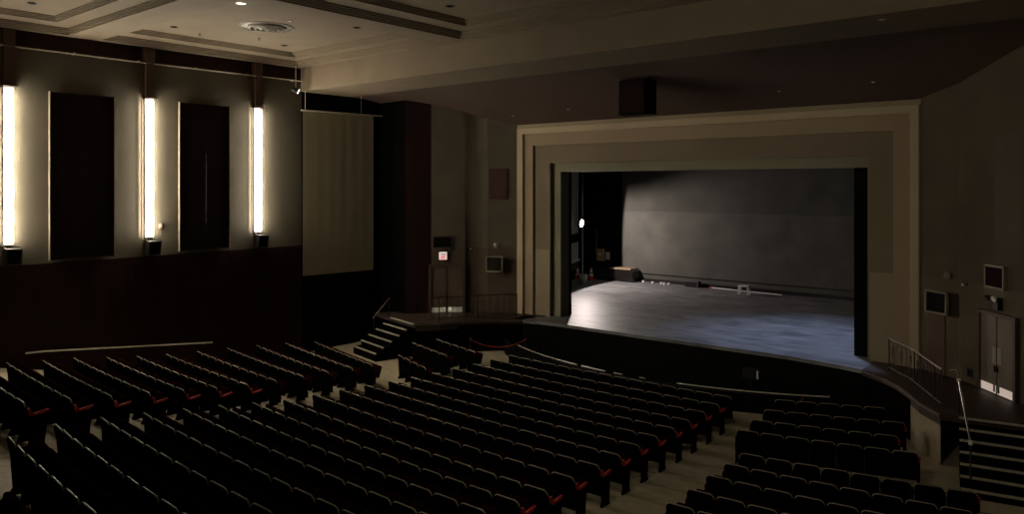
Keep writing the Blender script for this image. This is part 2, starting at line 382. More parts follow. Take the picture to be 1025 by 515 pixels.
# ================================================================== SEATS
def rounded(w, z0, z1, rc, n=6):
    pts = [(-w / 2, z0), (w / 2, z0)]
    for k in range(n + 1): a = math.pi / 2 * k / n; pts.append((w / 2 - rc + rc * math.cos(a), z1 - rc + rc * math.sin(a)))
    for k in range(n + 1): a = math.pi / 2 + math.pi / 2 * k / n; pts.append((-w / 2 + rc + rc * math.cos(a), z1 - rc + rc * math.sin(a)))
    return pts
TILT = Matrix.Translation((0, .0, .30)) @ Matrix.Rotation(rad(11), 4, 'X')
XR = Matrix.Rotation(rad(90), 4, 'X')
def seat_parts(end):
    P = []
    # upright panel: XR maps (x, y, z) -> (x, -z, y)
    P.append((B().prism(rounded(.505, -.10, .550, .085), -.03, .022, TILT @ XR), 'backrest', 'shell', False))
    tr = B(); pr = rounded(.508, -.1, .556, .085)
    tr.tube([TILT @ XR @ Vector((x, z, -.004)) for x, z in pr[2:]], .0115, 5, True)
    P.append((tr, 'edge_strip', 'rim_glint', True))  # strip carries the painted highlight along the rim
    P.append((B().prism(rounded(.46, -.02, .46, .07), -.07, -.028, TILT @ XR), 'back_cushion', 'darkred', False))
    FO = Matrix.Translation((0, .14, .36)) @ Matrix.Rotation(rad(74), 4, 'X')
    P.append((B().box(-.215, 0, -.035, .215, .40, .04, FO, .03), 'seat_cushion', 'darkred', False))
    P.append((B().box(-.205, .01, -.058, .205, .385, -.036, FO, .008), 'seat_pan', 'shell', False))
    for s in ((-1, 1) if end else (-1,)):
        x = s * .28
        AM = Matrix.Translation((x, 0, 0)) @ Matrix.Rotation(rad(90), 4, 'Z') @ XR
        if s > 0: P.append((B().prism([(-.06, .74), (-.02, .74), (.03, .635), (.28, .675), (.28, .65), (.20, .605), (-.03, .60)], -.026, .026, AM), 'armrest', 'red', False))
        else: P.append((B().prism([(-.03, .63), (.26, .64), (.28, .62), (.20, .60), (-.03, .60)], -.026, .026, AM), 'armrest', 'darkred', False))
        st = B().prism([(-.08, 0), (.24, 0), (.24, .03), (.21, .09), (.27, .60), (.0, .60), (-.07, .62), (-.04, .10), (-.08, .03)], -.02, .02, Matrix.Translation((x, 0, 0)) @ Matrix.Rotation(rad(90), 4, 'Z') @ XR)
        P.append((st, 'side_frame', 'shell', False))
    return P
proto = {}
for end in (0, 1):
    r_ = D.objects.new('theater_seat', None); r_.empty_display_size = .1
    for bb, n_, m_, sm in seat_parts(end): bb.build(n_, m_, r_, smooth=True)
    proto[end] = r_
ORD = ['', 'first', 'second', 'third', 'fourth', 'fifth', 'sixth', 'seventh', 'eighth', 'ninth', 'tenth', 'eleventh', 'twelfth', 'thirteenth', 'fourteenth', 'fifteenth', 'sixteenth', 'seventeenth', 'eighteenth', 'nineteenth', 'twentieth']
CF, SF = math.cos(rad(40)), math.sin(rad(40))
def proj(x, y, z):      # where a point falls in the picture, only used to skip seats wholly out of view
    d = -x * SF + y * CF
    return 512.5 + 765 * (x * CF + y * SF) / d, 185.5 - 765 * z / d
seats = []
# each row: (x, y) of its left and right end where the seat backs stand; the row bows gently away from the stage
LROW = [((-20.30, 5.20), (-15.25, 4.80)), ((-21.11, 6.25), (-16.00, 5.84)), ((-22.05, 7.35), (-16.72, 6.88)), ((-22.95, 8.42), (-17.30, 7.95)),
        ((-23.42, 9.47), (-17.75, 8.97)), ((-23.75, 10.48), (-18.05, 9.98)), ((-24.12, 11.56), (-18.35, 11.03)), ((-24.55, 12.82), (-18.72, 12.12)),
        ((-24.88, 14.08), (-19.04, 13.22)), ((-24.95, 15.26), (-19.26, 14.28)), ((-24.75, 16.35), (-19.42, 15.30)), ((-24.26, 17.28), (-19.5, 16.15))]
FLROW = [((-20.2, 17.85), (-17.9, 17.05)), ((-21.4, 19.6), (-18.76, 18.85)), ((-21.1, 20.6), (-18.4, 19.9))]
MROW = [((-9.6, 2.38), (-6.2, 2.1)), ((-12.1, 3.60), (-7.6, 3.2)), ((-13.35, 4.62), (-7.2, 4.1)), ((-14.25, 5.66), (-7.0, 5.2)), ((-14.9, 6.70), (-7.1, 6.25)),
        ((-15.5, 7.78), (-7.3, 7.3)), ((-15.9, 8.79), (-7.45, 8.3)), ((-16.15, 9.77), (-7.6, 9.25)), ((-16.35, 10.75), (-7.80, 10.25)), ((-16.75, 11.88), (-8.10, 11.45)),
        ((-17.05, 12.97), (-8.36, 12.65)), ((-17.24, 13.99), (-8.54, 13.72)), ((-17.31, 14.93), (-8.68, 14.76)), ((-17.34, 15.83), (-8.78, 15.74)), ((-17.34, 16.73), (-8.83, 16.66)),
        ((-17.33, 17.65), (-8.88, 17.55)), ((-17.30, 18.56), (-8.92, 18.47)), ((-17.27, 19.42), (-8.96, 19.36)), ((-17.2, 20.3), (-9.0, 20.25))]
def ang_row(x, y, deg, n): return ((x, y), (x + n * .56 * math.cos(rad(deg)), y + n * .56 * math.sin(rad(deg))))
RROW = [ang_row(-6.15, 10.6, 4, 9), ang_row(-6.38, 11.66, 5, 9), ang_row(-6.56, 12.77, 6, 9), ang_row(-6.75, 13.95, 7.6, 9), ang_row(-6.86, 15.0, 9.5, 9), ang_row(-6.93, 15.97, 12, 8)]
FRROW = [ang_row(-7.73, 17.63, 15.4, 7), ang_row(-7.79, 18.64, 17, 6), ang_row(-7.87, 19.69, 20, 6), ang_row(-8.01, 20.80, 23, 5)]
def block(nm, rowlist, bow):
    for rk, (p, q) in enumerate(reversed(rowlist)):
        p = Vector(p); q = Vector(q); L_ = (q - p).length; d = (q - p).normalized(); n = max(1, round(L_ / .56)); nv = Vector((d.y, -d.x))
        for j in range(n):
            f = (j + .5) / n; c = p.lerp(q, f) + nv * bow * 4 * f * (1 - f) * (L_ / 8.5) ** 2
            ang = math.atan2(d.y, d.x) + math.atan(bow * 4 * (2 * f - 1) / 8.5 * (L_ / 8.5))
            x, y = c - nv * .10; z = zfloor(y); u, v = proj(x, y, z + .85)
            if u < -22 or u > 1046 or v > 522: continue
            seats.append(dict(x=x, y=y, z=z, rz=ang, w=L_ / n / .56, end=(j == n - 1), row=rk + 1, seat=j + 1, n=n, blk=nm, dist=math.sqrt(x * x + y * y + z * z)))
block('left', LROW, .12); block('front left', FLROW, .1); block('centre', MROW, .14); block('right', RROW, .15); block('front right', FRROW, .15)
seats.sort(key=lambda s: s['dist'])
near, far = seats[:300], seats[300:]
GRP = {'left': 'seats of the left block', 'front left': 'seats of the small front left block', 'centre': 'seats of the centre block', 'right': 'seats of the right block', 'front right': 'seats of the front right block'}
for s in near:
    o = copy_tree(proto[1 if s['end'] else 0]); o.location = (s['x'], s['y'], s['z']); o.rotation_euler = (0, 0, s['rz'])
    k = s['n'] - s['seat'] + 1
    if s['seat'] <= k: side = '%s seat from its left end' % ORD[s['seat']]
    else: side = '%s seat from its right end' % ORD[k]
    tag(o, '%s block, %s row from the stage, %s' % (s['blk'], ORD[s['row']], side), 'seat', GRP[s['blk']])
fb = B(); fmats = [M['shell'], M['rim_glint'], M['red'], M['darkred']]
src = []
for ch in proto[0].children:
    src.append((ch.data, fmats.index(ch.data.materials[0])))
allm = B()
far_me = []
for s in far:
    mtx = Matrix.Translation((s['x'], s['y'], s['z'])) @ Matrix.Rotation(s['rz'], 4, 'Z')
    for me, mi in src:
        n0 = len(allm.bm.faces); v0 = len(allm.bm.verts)
        allm.bm.from_mesh(me); allm.bm.verts.ensure_lookup_table(); allm.bm.faces.ensure_lookup_table()
        for v in allm.bm.verts[v0:]: v.co = mtx @ v.co
        for f in allm.bm.faces[n0:]: f.material_index = mi
o = allm.build('theater_seats', 'shell'); o.data.materials.append(M['rim_glint']); o.data.materials.append(M['red']); o.data.materials.append(M['darkred'])
tag(o, 'the farther dark theatre seats in rows nearest the stage', 'seats'); o['kind'] = 'stuff'
for r_ in proto.values():
    for c in list(r_.children): D.objects.remove(c)
    D.objects.remove(r_)

# ================================================================== LEFT WALL
ends = ['leftmost of the three', 'middle of the three', 'rightmost of the three']
for (y, nm) in zip((7.80, 11.97, 16.08), ends):
    t = thing('wall_light', (WL, y, -1.80), 0, 'tall glowing tube wall light with dark duct above, %s' % nm, 'light', 'tube lights on the left wall')
    B().box(.05, -.12, .02, .075, .12, 4.72).build('back_plate', 'white', t)
    B().box(0, -.19, 4.74, .34, .19, 4.77).build('shade_cap', 'panel', t)  # added plate, keeps upward tube light off the wall above
    B().box(.0, -.05, .5, .10, .05, .6).box(.0, -.05, 4.1, .10, .05, 4.2).build('bracket', 'blackm', t)
    for k in range(4):
        for s in (-1, 1):
            z0 = .06 + k * 1.165
            B().tube([(.14, s * .07, z0), (.14, s * .07, z0 + 1.12)], .045, 8).build('tube', 'bulb', t)
        B().box(.075, -.12, z0 - .04, .16, .12, z0 + .0).build('lamp_holder', 'white', t)
    B().box(.0, -.2, 4.76, .06, -.15, 6.45).box(.0, .15, 4.76, .06, .2, 6.45).box(0, -.15, 4.76, .2, .15, 6.45).build('duct', 'frame', t)
    B().tube([(.06, -.24, .0), (.06, -.24, 4.7)], .018, 6).build('conduit', 'redpanel', t)
    t = thing('speaker', (WL + .1, y + .06, -2.36), 0, 'small black speaker box under the %s tube wall light' % nm.split()[0], 'speaker', 'speakers below the tube lights')
    q = [(0, 0), (.26, 0), (.36, .47), (0, .47)]
    B().prism(q, -.21, .21, Matrix.Rotation(rad(90), 4, 'X')).build('cabinet', 'blackm', t)
    B().box(-.005, -.17, .03, .0, .17, .42, Matrix.Translation((.268, 0, 0)) @ Matrix.Rotation(rad(12), 4, 'Y')).build('grille', 'black', t)
    B().tube([(.1, -.15, .47), (.08, -.22, .56), (.06, -.24, .60)], .012, 6).build('cable', 'white', t)
for (y0, y1, z0, z1, nm) in ((8.90, 10.84, -2.34, 2.91, 'larger one, nearest the picture edge'), (13.01, 14.92, -2.32, 2.92, 'one between the middle and rightmost tube lights')):
    t = thing('acoustic_panel', (WL + .035, (y0 + y1) / 2, z0), 0, 'tall dark fabric wall panel, %s' % nm, 'panel', 'dark panels on the left wall')
    h = (y1 - y0) / 2; H_ = z1 - z0
    B().box(0, -h + .03, .02, .09, h - .03, H_ - .02, None, .01).build('fabric_face', 'panel', t)
    B().box(0, -h, 0, .10, -h + .025, H_).box(0, h - .02, 0, .10, h, H_).build('edge_strip', 'panel_edge', t)
B().tube([(0, 0, 0), (0, 0, 2.5)], .005, 6).build('cord', 'blackm', loc=(WL + .14, 13.98, -1.35), label='thin cord hanging down the front of the second dark panel', category='cord')
B().lathe([(.10, 0), (.11, .04), (.07, .10), (.02, .12)], mtx=Matrix.Rotation(rad(90), 4, 'Y'), n=16).build('alarm_bell', 'frame', loc=(WL, 12.42, -1.43), smooth=True, label='small round grey bell on the wall beside the middle tube light', category='bell')
t = thing('conduit', (WL, 5, 4.15), 0, 'long pale conduit running along the top of the left wall', 'pipe')
B().tube([(.18, 0, 0), (.18, 7, -.03), (.18, 13.0, 0)], .022, 6).build('pipe', 'cable', t)
for k in range(7): B().box(.02, -.02, -.03, .2, .02, .03, Matrix.Translation((0, .6 + k * 2, 0))).build('clamp', 'cable', t)
t = thing('handrail', (WL, 8, -5.1), 0, 'long pale handrail low on the left wall above the seats', 'handrail')
B().tube([(.10, .25, .01), (.10, .8, -.02), (.10, 6.25, -.61)], .028, 6).build('rail', 'railpaint', t)
for k in range(4): B().tube([(.03, .7 + k * 1.75, -.10 - k * .19), (.10, .7 + k * 1.75, -.02 - k * .195)], .014, 6).build('bracket', 'chrome', t)
# spotlight hanging at the wall end
t = thing('spotlight', (-25.75, 17.5, 3.72), 0, 'small lit spotlight hanging on a rod at the end of the left wall', 'spotlight')
B().tube([(0, 0, .08), (0, 0, CZ - 3.72)], .015, 6).build('rod', 'cable', t)
R_ = Matrix.Rotation(rad(55), 4, 'Z') @ Matrix.Rotation(rad(115), 4, 'Y')
B().lathe([(.05, -.18), (.09, -.14), (.11, .10)], mtx=R_, n=16).build('can', 'blackm', t, smooth=True)
B().lathe([(.095, .101), (.095, .125)], mtx=R_, n=16).build('lens', 'led', t)
light('spot_head_light', 'SPOT', (-25.62, 17.62, 3.66), 6, (1, .92, .8), .05, (-20, 22, 1), 90, .8)
# hanging beige cloth panel and its pipe
t = thing('hanging_cloth', (-25.75, 19.62, -3.62), rad(-6), 'large beige cloth panel hanging on a pipe right of the tube lights', 'curtain')
b = B(); rows = []
for k in range(45):
    y = -1.70 + 3.32 * k / 44; x = .03 + .0015 * math.sin(k * .9)
    rows.append([(x, y, .0), (x, y, 6.56)])
b.grid(rows); bmesh.ops.solidify(b.bm, geom=b.bm.faces[:], thickness=.02); b.build('cloth', 'screen', t, smooth=True)
B().tube([(.04, -1.78, 6.60), (.04, 2.05, 6.60)], .03, 8).build('pipe', 'cable', t)
for y in (-1.6, 1.0): B().tube([(.04, y, 6.60), (.04, y, 7.38)], .012, 6).build('hanger', 'cable', t)

# ================================================================== CEILING THINGS
def can(x, y, z, r, m, label, grp=None):
    t = thing('downlight', (x, y, z), 0, label, 'light', grp)
    B().lathe([(r, -.0), (r + .035, -.012), (r + .03, -.02), (r, -.02)], n=20, cap=False).build('ring', 'vent' if m != 'black' else 'blackm', t)
    B().lathe([(r - .01, -.024), (r - .02, -.012)], n=20).build('lens', m, t)
can(-18.93, 11.14, FZ, .14, 'can', 'bright recessed ceiling downlight above the round vent, nearest the top edge')
can(-19.87, 13.30, FZ, .05, 'can_dim', 'tiny faint ceiling light just right of the round vent')
can(-18.15, 14.02, FZ, .10, 'can_dim', 'faint recessed downlight right of the vent towards the dark ceiling band')
for x, y, lb in ((-19.1, 15.2, 'unlit downlight in the lit coffer at its right end'), (-23.5, 15.5, 'unlit downlight near the grooves, below right of the round vent'),
                 (-23.4, 11.48, 'unlit downlight near the left corner of the coffer with the vent'), (-23.28, 7.5, 'unlit downlight in the upper left corner coffer'), (-14.86, 15.03, 'unlit downlight in the dark coffer past the grooved band')):
    can(x, y, FZ, .10, 'black', lb, 'unlit ceiling downlights')
can(-4.7, 18.6, 3.76, .07, 'can_faint', 'faint downlight under the big ceiling beam near the right edge')
for x, y, lb in ((-23.0, 14.2, 'small sprinkler head left of the round vent'), (-23.82, 12.55, 'small sprinkler head by the grooved ceiling edge')):
    t = thing('sprinkler', (x, y, FZ), 0, lb, 'sprinkler', 'ceiling sprinklers')
    B().lathe([(.04, 0), (.03, -.02), (.01, -.03), (.01, -.07)], n=12).build('stem', 'blackm', t); B().lathe([(.03, -.07), (.03, -.08)], n=12).build('deflector', 'blackm', t)
t = thing('ceiling_vent', (-21.2, 13.37, FZ), 0, 'large round ceiling vent with concentric rings', 'vent')
for k, (r1, r2, z1) in enumerate(((.84, .80, -.03), (.60, .54, -.08), (.43, .37, -.10), (.28, .22, -.11))):
    B().lathe([(r1, -.0), (r1 - .02, z1 * .6), (r2, z1), (r2 - .03, z1), (r2 - .02, -.0)], n=32, cap=False).build('ring', 'vent', t, smooth=True)
B().lathe([(.12, -.03), (.09, -.11), (.02, -.12)], n=24).build('centre_cone', 'vent', t, smooth=True)
B().lathe([(.81, -.005), (.80, -.012)], n=32).build('shadow_pan', 'blackm', t)
# loudspeaker cluster on the soffit and tiny soffit lights
t = thing('loudspeaker', (-13.3, 22.6, 2.36), 0, 'big black loudspeaker hanging under the ceiling above the stage opening', 'speaker')
B().prism([(-.62, 0), (.62, 0), (.5, -.55), (-.5, -.55)], 0, 1.15).build('cabinet', 'black', t)
B().box(-.46, -.57, .05, .46, -.55, 1.1).build('grille', 'panel', t)
for s in (-1, 1): B().box(s * .55 - .02, -.3, 1.1, s * .55 + .02, -.26, 1.26).build('bracket', 'blackm', t)
def soz(y): return 3.77 - 1.21 * ((y - 20.45) / 4.99) ** 2
for u, v, lb in ((-20.6, 24.6, 'faint spot on the soffit above the left corner of the stage frame'), (-17.6, 24.4, 'faint spot on the soffit, second from the left'), (-9.2, 24.3, 'faint spot on the soffit right of the stage centre'), (-6.35, 24.2, 'faint spot on the soffit above the right corner of the stage frame')):
    can(u, v, soz(v) - .02, .035, 'can_dim', lb, 'tiny soffit lights')

# ================================================================== SPLAY WALL THINGS
def on_wall(p, q, s):      # frame on a wall segment from p to q (x along the wall, y into the wall)
    a = Vector((*p, 0)); c = Vector((*q, 0)); d = (c - a).normalized()
    return a.lerp(c, s), math.atan2(d.y, d.x)
# left double door
SA, SB = SP[3], SP[2]
rzL = math.atan2(SB[1] - SA[1], SB[0] - SA[0])
def double_door(loc, rz, w, h, win, lab):
    t = thing('door_1', loc, rz, lab, 'door'); t['kind'] = 'structure'
    del t['label']; del t['category']
    B().box(-w / 2 - .10, -.10, 0, -w / 2, .02, h + .10).box(w / 2, -.10, 0, w / 2 + .10, .02, h + .10).box(-w / 2, -.10, h, w / 2, .02, h + .10).build('frame', 'frame', t)
    for s in (-1, 1):
        x0, x1 = (-w / 2, -.01) if s < 0 else (.01, w / 2)
        lf = B().box(x0 + .01, -.055, .02, x1 - .01, -.01, h - .01).build('door_leaf', 'door' if win else 'doorl', t)
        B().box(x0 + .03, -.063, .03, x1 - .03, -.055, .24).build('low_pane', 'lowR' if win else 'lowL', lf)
        if win: B().box(s * .09 - .03, -.075, .07, s * .09 + .03, -.063, .25).build('floor_bolt', 'iron', lf)
        else:
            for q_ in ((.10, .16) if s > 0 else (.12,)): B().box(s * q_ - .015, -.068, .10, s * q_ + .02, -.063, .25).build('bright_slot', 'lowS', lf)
        B().box(s * .05 - .012, -.10, .60, s * .05 + .012, -.055, .76).build('pull_handle', 'iron', lf)
        if win:
            xm = s * .105
            B().box(xm - .085, -.062, .81, xm + .085, -.055, 1.24).build('window_pane', 'winglass', lf)
    return t
pL, _ = on_wall(SP[3], SP[2], .46); nL = Vector((math.sin(rzL), -math.cos(rzL), 0))
d1 = double_door(pL + Vector((0, 0, DECK)) + nL * .02, rzL, 1.36, 1.97, False, 'left door')
pa, pb = mir(SP[2]), mir(SP[3]); rzR = math.atan2(pb[1] - pa[1], pb[0] - pa[0]); nR = Vector((math.sin(rzR), -math.cos(rzR), 0))
pR, _ = on_wall(pa, pb, .47)
d2 = double_door(pR + Vector((0, 0, DECK)) + nR * .02, rzR, 1.34, 2.05, True, 'right door'); d2.name = 'door_2'
def wall_obj(p, q, s, z, nm, lab, cat, off=.0):
    l, rz = on_wall(p, q, s); n = Vector((math.sin(rz), -math.cos(rz), 0))
    return thing(nm, l + n * off + Vector((0, 0, z)), rz, lab, cat)
def monitor(p, q, s, z, w, h, tilt, lab, dep=.25, face='glass', nm='monitor', cat='monitor'):
    t = wall_obj(p, q, s, z, nm, lab, cat, dep)
    Mx = Matrix.Rotation(rad(tilt), 4, 'X')
    B().box(-w / 2, -.06, -h / 2, -w / 2 + .05, .04, h / 2, Mx).box(w / 2 - .05, -.06, -h / 2, w / 2, .04, h / 2, Mx).box(-w / 2, -.06, h / 2 - .05, w / 2, .04, h / 2, Mx).box(-w / 2, -.06, -h / 2, w / 2, .04, -h / 2 + .05, Mx).build('frame', 'monframe', t)
    B().box(-w / 2 + .05, -.03, -h / 2 + .05, w / 2 - .05, .0, h / 2 - .05, Mx).build('face', face, t)
    B().box(-w / 2 + .03, .0, -h / 2 + .03, w / 2 - .03, .05, h / 2 - .03, Mx).build('back_box', 'blackm', t)
    if dep > .1: B().box(-.05, .05, -.05, .05, dep, .05).build('wall_bracket', 'blackm', t)
    return t
monitor(SP[1], SP[0], .26, -3.40, .74, .68, 0, 'square framed dark box on the left wall between door and stage frame')
monitor(mir(SP[0]), mir(SP[1]), .62, -3.38, .74, .66, 0, 'square framed dark box on the right wall next to the stage frame')
monitor(pa, pb, .40, -2.42, .80, .62, 0, 'framed dark opening high on the right wall above the double doors', .04, 'panel', 'wall_grille', 'grille')
t = wall_obj(SP[3], SP[2], .32, -2.45, 'wall_grille', 'dark framed grille above the exit sign on the left wall', 'grille', .01)
B().box(-.42, -.06, -.27, .42, .0, .27).build('frame', 'frame', t); B().box(-.37, -.075, -.22, .37, -.06, .22).build('mesh', 'black', t)
# exit sign
t = wall_obj(SP[3], SP[2], .34, -3.22, 'exit_sign', 'small lit square exit sign above the left double door', 'sign', .01)
B().box(-.19, -.08, -.0, .19, 0, .36).build('housing', 'blackm', t)
B().box(-.17, -.09, .015, .17, -.08, .345).build('face', 'sign', t)
B().box(-.09, -.096, .03, .09, -.09, .20).build('red_pictogram', 'signred', t)
B().box(-.09, -.096, .225, -.03, -.09, .265).box(-.02, -.096, .225, .02, -.09, .265).box(.03, -.096, .225, .11, -.09, .265).build('lettering', 'blackm', t)
# strobes / horns
for (p, q, s, z, nm, lab, m1) in ((SP[2], SP[1], .3, -2.72, 'fire_strobe', 'tiny red and white fire alarm strobe left of the framed dark box', 'red'),
                             (mir(SP[1]), mir(SP[2]), .30, -2.76, 'fire_strobe', 'small red fire alarm strobe on the right wall near the framed grille', 'red')):
    t = wall_obj(p, q, s, z, nm, lab, 'alarm', 0)
    B().box(-.08, -.05, -.05, .08, 0, .05, None, .01).build('housing', 'splay_red', t); B().box(-.09, -.07, -.06, -.02, -.05, .0).build('lens', 'white', t)
t = wall_obj(SP[1], SP[0], .3, -2.62, 'wall_speaker', 'tiny round speaker on the left wall above the framed box', 'speaker', 0)
B().lathe([(.10, 0), (.12, -.06), (.05, -.10)], mtx=Matrix.Rotation(rad(-90), 4, 'X'), n=16).build('horn', 'grey', t, smooth=True)
t = wall_obj(mir(SP[0]), mir(SP[1]), .75, -2.60, 'wall_speaker', 'tiny round speaker on the right wall above the framed box', 'speaker', 0)
B().lathe([(.10, 0), (.12, -.06), (.05, -.10)], mtx=Matrix.Rotation(rad(-90), 4, 'X'), n=16).build('horn', 'splay', t, smooth=True)
t = wall_obj(pa, pb, .42, -3.05, 'emergency_light', 'twin headed emergency light above the right double doors', 'light', 0)
B().box(.0, -.14, -.22, .2, 0, .1, None, .01).build('battery_box', 'blackm', t)
for x in (-.16, .12): B().lathe([(.04, 0), (.08, .05), (.08, .09)], loc=(x, -.12, .10), mtx=Matrix.Rotation(rad(115), 4, 'X'), n=14).build('lamp_head', 'white' if x > 0 else 'blackm', t, smooth=True)
B().tube([(-.16, -.06, .1), (.14, -.06, .1)], .015, 6).build('arm', 'blackm', t)
t = wall_obj(mir(SP[1]), mir(SP[2]), .48, -5.32, 'outlet_box', 'small dark outlet box low on the right wall beside the doors', 'outlet', 0)
B().box(-.11, -.03, 0, .11, 0, .24, None, .008).build('cover', 'blackm', t); B().box(-.04, -.04, .06, .04, -.03, .18).build('socket', 'black', t)
# dark red panel high on left splay
l, rz = on_wall(SP[1], SP[0], .36); t = thing('acoustic_panel', l + Vector((0, 0, -.62)), rz, 'dark red rectangular panel high on the wall left of the stage frame', 'panel')
B().box(-.38, -.07, .02, .38, 0, 1.33).build('fabric_face', 'redpanel', t); B().box(-.41, -.08, 0, -.38, 0, 1.35).box(.38, -.05, 0, .41, 0, 1.35).build('edge_strip', 'frame', t)
# reddish column strip at the right of the frame
b = B().box(-.2, -.03, -5.5, .35, .0, -3.75); l, rz = on_wall(mir(SP[0]), mir(SP[1]), .42); o = struct(b, 'rim_glint_10', 'splay_red', loc=l); o.rotation_euler = (0, 0, rz)

# ================================================================== RAILINGS
def path_len(P):
    L_ = [0]
    for a, c in zip(P, P[1:]): L_.append(L_[-1] + (Vector(c) - Vector(a)).length)
    return L_
def at_len(P, L_, s):
    for k in range(len(P) - 1):
        if s <= L_[k + 1] + 1e-6:
            return Vector(P[k]).lerp(Vector(P[k + 1]), (s - L_[k]) / (L_[k + 1] - L_[k]))
    return Vector(P[-1])
def railing(P, lab, bright):
    o0 = Vector((*P[0], DECK)); t = thing('railing', o0, 0, lab, 'railing')
    Q = [Vector((*p, 0)) - Vector((*P[0], 0)) for p in P]
    # smooth the path
    L_ = path_len(Q); N = 24; W_ = [at_len(Q, L_, L_[-1] * k / N) for k in range(N + 1)]
    for _ in range(3): W_ = [W_[0]] + [(W_[k - 1] + W_[k] * 2 + W_[k + 1]) / 4 for k in range(1, N)] + [W_[-1]]
    L_ = path_len(W_)
    up = lambda v, z: (v.x, v.y, z)
    B().tube([up(v, .95) for v in W_], .022, 6).build('top_rail', bright, t)
    B().tube([up(v, .10) for v in W_], .015, 6).build('bottom_rail', 'iron', t)
    n = int(L_[-1] / .26)
    for k in range(n + 1):
        v = at_len(W_, L_, L_[-1] * k / n)
        if k % 6 == 0: B().tube([up(v, 0), up(v, .95)], .022, 6).build('post', 'iron', t)
        else:
            B().tube([up(v, .1), up(v, .95)], .009, 5).build('baluster', 'iron', t)
            if k % 2:
                w_ = at_len(W_, L_, min(L_[-1], L_[-1] * (k + 1) / n)); u_ = at_len(W_, L_, max(0, L_[-1] * (k - .0) / n))
                d = (w_ - u_).normalized() * .07
                B().tube([up(v - d, .15), up(v - d, .66), up(v - d * .6, .73), up(v, .76), up(v + d * .6, .73), up(v + d, .66), up(v + d, .15)], .009, 5).build('hoop', 'iron', t)
    return t
RP = [(-6.0, 24.55), (-5.72, 24.15), (-5.14, 23.42), (-4.66, 22.50), (-4.0, 21.25)]
railing(RP, 'wrought iron railing with a bright curved top rail on the right side deck', 'chrome')
railing([mir(p) for p in RP], 'dark wrought iron railing in front of the left double door', 'iron')
# right stair handrail
t = thing('handrail', (-3.68, 21.25, DECK), 0, 'shiny metal handrail descending the stairs at the right', 'handrail')
B().tube([(-.15, .0, .96), (.0, .03, .98), (.08, -.1, .9), (.10, -.30, .82)], .022, 8).build('top_bend', 'chrome', t)
B().tube([(.10, -.30, .82), (.62, -2.0, -.12)], .022, 8).build('rail', 'chrome', t)
B().box(.06, -.34, .77, .14, -.26, .85).build('joint', 'white', t); B().box(.58, -2.04, -.18, .66, -1.96, -.09).build('joint', 'white', t)
B().tube([(.10, -.30, .82), (.10, -.30, -.0)], .02, 6).build('post', 'iron', t); B().tube([(.62, -2.0, -.12), (.62, -2.0, -1.18)], .02, 6).build('post', 'iron', t)
# left stair handrail
t = thing('handrail', (-24.45, 21.15, DECK), 0, 'pale handrail along the wall beside the left stairs', 'handrail')
B().tube([(0, .05, .80), (0, -.85, .06)], .022, 8).build('rail', 'chrome', t)
for y, z in ((.0, .76), (-.8, .10)): B().tube([(0, y, z), (0, y, -1.25)], .018, 6).build('post', 'iron', t)
# rope and stanchions
def stanchion(x, y, z, h, lab):
    t = thing('rope_stanchion', (x, y, z), 0, lab, 'stanchion', 'rope stanchions at the pit')
    B().lathe([(.15, 0), (.15, .02), (.03, .05)], n=16).build('base', 'grey', t); B().tube([(0, 0, .03), (0, 0, h)], .02, 8).build('post', 'iron', t)
    B().lathe([(.02, h - .02), (.045, h + .01), (.045, h + .04), (.01, h + .07)], n=12).build('finial', 'chrome', t, smooth=True)
def rope(a, c, sag, lab):
    a = Vector(a); c = Vector(c); P = []
    for k in range(17):
        s = k / 16; p = a.lerp(c, s); p.z -= sag * 4 * s * (1 - s); P.append(p - a)
    o = B().tube(P, .022, 6).build('rope', 'redrope', loc=a, smooth=True); tag(o, lab, 'rope')
stanchion(-19.75, 21.1, PITF, .93, 'metal stanchion at the left end of the long red rope')
stanchion(-18.1, 22.35, PITF, .93, 'metal stanchion near the pit at the right end of the long red rope')
rope((-19.75, 21.1, PITF + .93), (-18.1, 22.35, PITF + .93), .28, 'long sagging red rope by the left end of the pit')
rope((-7.95, 21.35, PITF + .02), (-7.75, 22.35, PITF + .62), .04, 'short taut red rope at the front of the right aisle')
stanchion(-7.95, 21.3, PITF, .12, 'short floor post at the low end of the short red rope')

# ================================================================== ON STAGE
# boom pole with flood light in a bucket base
t = thing('boom_stand', (-24.4, 35.2, DECK), 0, 'tall grey pole standing in a plastic bucket at stage left', 'pole')
B().tube([(0, 0, .05), (0, 0, 12)], .045, 8).build('pole', 'grey', t)
B().lathe([(.24, 0), (.30, .5), (.31, .52), (.27, .52), (.25, .45)], n=20).build('bucket', 'cream_bucket', t)
t = thing('flood_light', (-24.05, 34.6, -2.1), 0, 'small bright flood light fixed high on the pole at stage left', 'light')
Rf = Matrix.Rotation(rad(8), 4, 'Z') @ Matrix.Rotation(rad(100), 4, 'Y')
B().lathe([(.05, -.22), (.14, -.16), (.21, .0)], mtx=Rf, n=20).build('reflector', 'blackm', t, smooth=True)
B().lathe([(.19, .0), (.19, .02)], mtx=Rf, n=20).build('lamp_face', 'flood', t)
B().tube([(-.35, .6, 0), (-.1, .1, 0)], .02, 6).build('arm', 'grey', t)
B().prism([(.30 - .03, -.25)] + [(.30 + .32 * math.cos(rad(a)), -.25 + .32 * math.sin(rad(a))) for a in range(-100, 101, 10)], .08, .09).build('hood', 'blackm', t)
